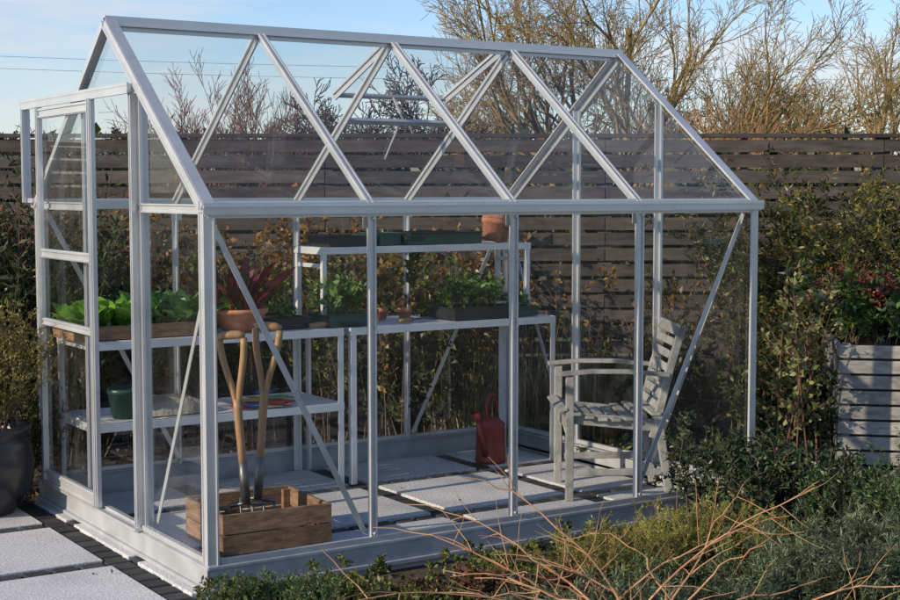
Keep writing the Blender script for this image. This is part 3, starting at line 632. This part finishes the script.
bare_tree('bare_tree',C(RR(-14,7.6),7.6,0),2.3,17,TWR,r0=.022,trunks=5,nch=(6,5,3),lean=.3,minr=.0022,ang=(.4,.8),ratio=.5)
Vs=[];Fs=[];o_=0
protos=[bare_tree('',(0,0,0),5,40+i,TWD,r0=.1,trunks=4,nch=(6,5,4),lean=.6,minr=.016,make=False,ratio=.6) for i in range(4)]
rd=random.Random(9)
for i in range(60):
    V,F=protos[i%4]; dd=rd.uniform(45,75); rr=rd.uniform(-.42,.42)*dd; s=rd.uniform(.9,1.3)*(1.05 if rr>0 else .85)*dd/62
    a=rd.uniform(0,6.28); c_,s_=math.cos(a),math.sin(a); V2=np.c_[(V[:,0]*c_-V[:,1]*s_)*1.1,(V[:,0]*s_+V[:,1]*c_)*1.1,V[:,2]]*s+C(rr,dd,0)
    Vs.append(V2);Fs.append(F+o_);o_+=len(V2)
mesh_np('distant_trees',[(np.concatenate(Vs),np.concatenate(Fs),TWD)])
HEDF=leafmat('field_hedge_leaf',[(.05,.038,.026),(.09,.066,.042),(.065,.062,.033)],clump=.6)
rng=np.random.default_rng(77); bs=np.array([C(r,rng.uniform(34,36),0) for r in np.arange(-15,15,.7)])
shrub('field_hedge',78,bs,2.9,.5,7,9,10,.16,.1,HEDF,TWD,sr=.03,spreadr=.4)
YEW=leafmat('yew_leaf',[(.03,.052,.013),(.075,.10,.024),(.16,.155,.035),(.30,.215,.045)],tr=.25,clump=3.0,lo=.4)
bs=np.array([C(r,d_,0) for r in np.arange(1.95,4.4,.2) for d_ in (7.8,8.3,8.8)])
bs=bs+np.random.default_rng(2).normal(size=bs.shape)*[.05,.05,0]
shrub('yew_hedge',31,bs,1.33,.32,13,22,14,.038,.011,YEW,BARK,tw=.24,tmin=.25,spreadr=.12,bend=.25,up=.05)
AMB=leafmat('amber_leaf',[(.13,.09,.025),(.29,.16,.04),(.38,.19,.04),(.19,.08,.025)],tr=.35,clump=3)
OLV=leafmat('olive_leaf',[(.05,.07,.018),(.10,.13,.03),(.17,.175,.04)],tr=.25,clump=3,lo=.5)
DRK=leafmat('dark_green_leaf',[(.018,.034,.012),(.04,.066,.02),(.08,.105,.03)],tr=.2,clump=3,lo=.5)
def mass(name,seed,r0,r1,d0,d1,step,H,mat,**k):
    rng=np.random.default_rng(seed); bs=[]
    r=r0
    while r<=r1: bs.append(C(r+rng.normal()*.05,rng.uniform(d0,d1),0)); r+=step
    kw=dict(tilt=.25,nst=8,ntw=14,nlf=7,ll=.045,lw=.024,tw=.25,spreadr=.14); kw.update(k)
    return shrub(name,seed,np.array(bs),H,kw.pop('tilt'),kw.pop('nst'),kw.pop('ntw'),kw.pop('nlf'),kw.pop('ll'),kw.pop('lw'),mat,k.get('sm',BARK),**{a:b_ for a,b_ in kw.items() if a!='sm'})
mass('beech_hedge',51,-2.9,0.2,8.5,8.9,.13,1.25,AMB)
mass('olive_shrub',52,-2.6,-.2,8.0,8.5,.16,1.0,OLV)
mass('dark_shrub',53,-2.2,.2,7.95,8.4,.2,.5,DRK,ll=.05,lw=.02)
mass('dark_shrub',153,.9,2.2,7.95,8.4,.2,.45,OLV,ll=.05,lw=.02)
mass('amber_shrub',54,.3,1.9,8.5,8.9,.4,1.15,AMB,nst=5,ntw=8,nlf=5)
mass('laurel_hedge',55,-3.5,-2.05,7.3,8.3,.05,1.30,DRK,ll=.05,lw=.018)
mass('box_shrub',56,-2.5,-1.95,6.5,7.0,.09,.55,OLV,ll=.03,lw=.012)
mass('boundary_hedge',57,-5.5,6.5,10.0,10.5,.17,1.55,DRK,ll=.11,lw=.06,nst=6,ntw=9,nlf=6)
GRS=leafmat('ornamental_grass_blade',[(.17,.19,.06),(.32,.29,.13),(.43,.37,.21)],tr=.3,clump=5,lo=.7)
def grass(name,seed,centers,n,Ln,w,mat,sp=.06,tilt=.5,droop=.5):
    rng=np.random.default_rng(seed);centers=np.atleast_2d(centers);m=len(centers)*n
    bb=np.repeat(centers,n,0)+np.c_[rng.normal(size=(m,2))*sp,np.zeros(m)];az=rng.uniform(0,6.283,m);tl=np.abs(rng.normal(size=m))*tilt
    d=np.c_[np.sin(tl)*np.cos(az),np.sin(tl)*np.sin(az),np.cos(tl)]
    V,F=strips(rng,bb,d,Ln*rng.uniform(.5,1.1,m),w,5,droop*rng.uniform(.3,1.2,m)); return mesh_np(name,[(V,F,mat)])
grass('ornamental_grass',61,[C(RR(540,8),8.0),C(RR(585,8.1),8.15),C(RR(470,8.2),8.2)],380,.9,.008,GRS,tilt=.35,droop=.5)
VAR=leafmat('variegated_leaf',[(.12,.155,.04),(.26,.28,.10),(.39,.38,.18)],tr=.25,clump=6,lo=.7)
shrub('variegated_shrub',62,[C(RR(792,7.0),7.0),C(RR(812,7.1),7.1)],1.0,.16,7,14,6,.04,.020,VAR,TWR,tw=.2,tmin=.15,sr=.006)
shrub('variegated_shrub',63,[C(RR(772,7.0),7.0)],.62,.25,6,10,6,.04,.02,OLV,TWR,tw=.25)
mass('bronze_shrub',64,1.75,3.4,7.1,7.7,.16,.5,DRK,ll=.04,lw=.02)
HTH=leafmat('heather_leaf',[(.12,.18,.026),(.24,.28,.04),(.36,.34,.065)],tr=.3,clump=8)
LAV=leafmat('lavender_leaf',[(.06,.085,.047),(.12,.16,.085),(.19,.23,.14)],tr=.2,clump=6,lo=.5)
FER=leafmat('feathery_leaf',[(.04,.09,.03),(.09,.165,.05),(.15,.22,.075)],tr=.25,clump=8)
RDL=leafmat('red_tipped_leaf',[(.035,.055,.018),(.11,.045,.026),(.20,.05,.042),(.075,.11,.033)],tr=.2,clump=6)
HEB=leafmat('hebe_leaf',[(.017,.034,.017),(.038,.063,.03),(.075,.11,.05)],tr=.1,rough=.45,clump=6,lo=.5,gloss=.03)
def at(px,d): return C(RR(px,d),d)
shrub('dwarf_conifer',71,[at(236,4.62),at(262,4.6),at(292,4.66),at(312,4.6)],.17,.75,18,15,14,.013,.0035,FER,BARK,tw=.4,spreadr=.05,sr=.003)
shrub('low_shrub',72,[at(p,4.62) for p in (345,372,400,428,455)],.12,.8,14,13,9,.017,.007,OLV,TWR,tw=.45,spreadr=.06,sr=.0025)
shrub('red_tipped_shrub',73,[at(p,4.7) for p in (440,470,495,520,545)],.15,.7,12,13,9,.018,.008,RDL,TWR,tw=.45,spreadr=.06,sr=.0025)
shrub('heather_plant',74,[at(585,5.0),at(612,4.95),at(637,5.0)],.23,.5,30,12,12,.013,.003,HTH,TWO,tw=.3,spreadr=.05,sr=.002,up=.8)
shrub('heather_plant',75,[at(668,5.2),at(700,5.25),at(735,5.3),at(760,5.25)],.25,.5,30,12,12,.014,.003,HTH,TWO,tw=.3,spreadr=.06,sr=.002,up=.8)
shrub('hebe_shrub',76,[at(p,d_) for p,d_ in ((712,5.9),(745,5.95),(780,5.9),(815,5.8),(850,5.9),(765,5.6),(800,5.5))],.40,.55,11,13,12,.028,.010,HEB,BARK,tw=.3,spreadr=.08)
shrub('lavender_plant',77,[at(p,d_) for p,d_ in ((800,4.7),(835,4.75),(870,4.7),(900,4.75),(820,5.0),(860,5.05),(895,5.1),(930,4.9))],.27,.5,22,8,11,.028,.004,LAV,LAV,tw=.35,spreadr=.06,sr=.002,up=.9)
shrub('lavender_plant',78,[at(p,d_) for p,d_ in ((520,4.5),(560,4.45),(600,4.5),(645,4.5),(690,4.55),(735,4.55),(770,4.6))],.16,.6,20,8,11,.024,.0035,LAV,LAV,tw=.35,spreadr=.06,sr=.002,up=.9)
shrub('dwarf_conifer',80,[at(p,d_) for p,d_ in ((780,5.1),(652,4.75),(745,4.85))],.22,.6,20,14,13,.014,.004,FER,BARK,tw=.35,spreadr=.06,sr=.003)
shrub('santolina_plant',79,[at(p,d_) for p,d_ in ((840,5.5),(880,5.6),(910,5.5),(930,5.8))],.33,.5,20,8,11,.02,.006,FER,BARK,tw=.35,spreadr=.07,sr=.002,up=.9)
rng=np.random.default_rng(88); n=240
gc=[]
while len(gc)<n:
    r=rng.uniform(-1.2,3.4); d_=rng.uniform(4.2,7.9); p=C(r,d_)
    if p[1]<-.14 or p[0]>L+.12: gc.append(p)
shrub('ground_cover_plants',89,np.array(gc),.09,.9,5,7,6,.022,.011,OLV,None,tw=.5,spreadr=.08)
LIT=leafmat('leaf_litter',[(.10,.06,.03),(.20,.12,.06),(.07,.05,.03)],tr=.1)
m=9000; q=np.array([C(a,b_) for a,b_ in zip(rng.uniform(-4.5,4.5,m),rng.uniform(4.1,9.2,m))]); k=((q[:,1]<-.1)|(q[:,0]>L+.1)|(q[:,1]>W+.1))&~((q[:,0]<-.15)&(q[:,1]>-.95)&(q[:,1]<2.8)); q=q[k]; q[:,2]=-.02
dr=rdir(rng,len(q));dr[:,2]=np.abs(dr[:,2])*.3; mesh_np('fallen_leaves',[(*leaves(rng,q,dr,.035,.02),LIT)])
# a few stray leaves blown onto the paving
m=34; q=np.c_[rng.uniform(-1.6,2.4,m),rng.uniform(-.6,1.7,m),np.full(m,.003)]; q=q[(q[:,1]>.05)|(q[:,0]<-.1)]; dr=rdir(rng,len(q));dr[:,2]=np.abs(dr[:,2])*.15; mesh_np('stray_leaves',[(*leaves(rng,q,dr,.022,.012),LIT)])
# arching bare stems in the foreground
def arching(name,seed,base,n,Lr,mat,azc,azs,el=(.5,1.1),r=.004,side=7,dr=.55):
    rng=np.random.default_rng(seed);P0=[];P1=[];R0=[];R1=[]
    for i in range(n):
        a=rng.normal(azc,azs);e=rng.uniform(*el);Ln=rng.uniform(*Lr); d=np.array([*(RT*math.cos(a)*math.cos(e)+FW*math.sin(a)*math.cos(e)),math.sin(e)])
        b0=np.array(base)+np.array([rng.normal()*.09,rng.normal()*.09,0]); K=14; kink=np.cumsum(rng.normal(size=(K+1,3))*.007,0)
        f=lambda t:b0+d*Ln*t-np.array([0,0,dr*Ln*t*t])+np.array([d[0],d[1],0])*Ln*.2*t*t
        pts=[f(j/K)+kink[j] for j in range(K+1)]
        for j in range(K): P0.append(pts[j]);P1.append(pts[j+1]);R0.append(r*(1.1-j/K*.8));R1.append(r*(1.1-(j+1)/K*.8))
        for s in range(side):
            j=rng.integers(4,K); u=nrm(pts[j]-pts[j-1]+rng.normal(size=3)*.045); sl_=Ln*rng.uniform(.06,.24); q=pts[j]
            for h in range(4):
                u=nrm(u+rng.normal(size=3)*.12+np.array([0,0,-.02])); q2=q+u*sl_/4; P0.append(q);P1.append(q2);R0.append(r*.42*(1-h*.18));R1.append(r*.42*(1-(h+1)*.18)); q=q2
    V,F=segs(np.array(P0),np.array(P1),np.array(R0),np.array(R1),6); mesh_np(name,[(V,F,mat)],smooth=True)
arching('bare_dogwood_shrub',91,C(RR(690,4.1),4.1),11,(.7,1.15),TWO,math.pi,.45,el=(.6,1.15),r=.0042,dr=.40,side=7)
arching('bare_dogwood_shrub',92,C(RR(650,4.15),4.15),9,(.6,1.05),TWO,.1,.5,el=(.7,1.15),r=.0042,dr=.28,side=8)
px=C(RR(-24,6.25),6.25); b=B(); b.mat(POT).lathe([(.001,0),(.13,0),(.20,.10),(.225,.22),(.21,.31),(.19,.345),(.215,.36),(.215,.385),(.19,.385),(.18,.34)],(px[0],px[1],0),40); b.mat(SOIL).lathe([(.001,.35),(.185,.345)],(px[0],px[1],0),30); b.make('glazed_plant_pot')
GLD=leafmat('golden_conifer_leaf',[(.10,.12,.022),(.22,.205,.045),(.36,.27,.055)],tr=.3,clump=8,lo=.6)
shrub('golden_conifer',93,[(px[0],px[1],.34),(px[0]+.05,px[1]+.03,.34)],.52,.5,30,14,15,.018,.006,GLD,BARK,tw=.3,spreadr=.06,sr=.004)
# overhead line
b=B(); b.mat(BLACKP)
for zz in (0,.35):
    pts=[]
    for i in range(41):
        t=i/40; r=-40+t*60; z=6.4+zz-t*1.2-4*.9*t*(1-t); p=C(r,38+t*10,z); pts.append(tuple(p))
    b.tube(pts,.006,4)
for r,d_,h in((-40,38,6.9),(20,48,5.7)):
    p=C(r,d_); b.mat(WOODF).tube([(p[0],p[1],0),(p[0],p[1],h)],[.14,.1],10); b.mat(BLACKP)
b.make('overhead_power_line')
print('done',len(bpy.data.objects))
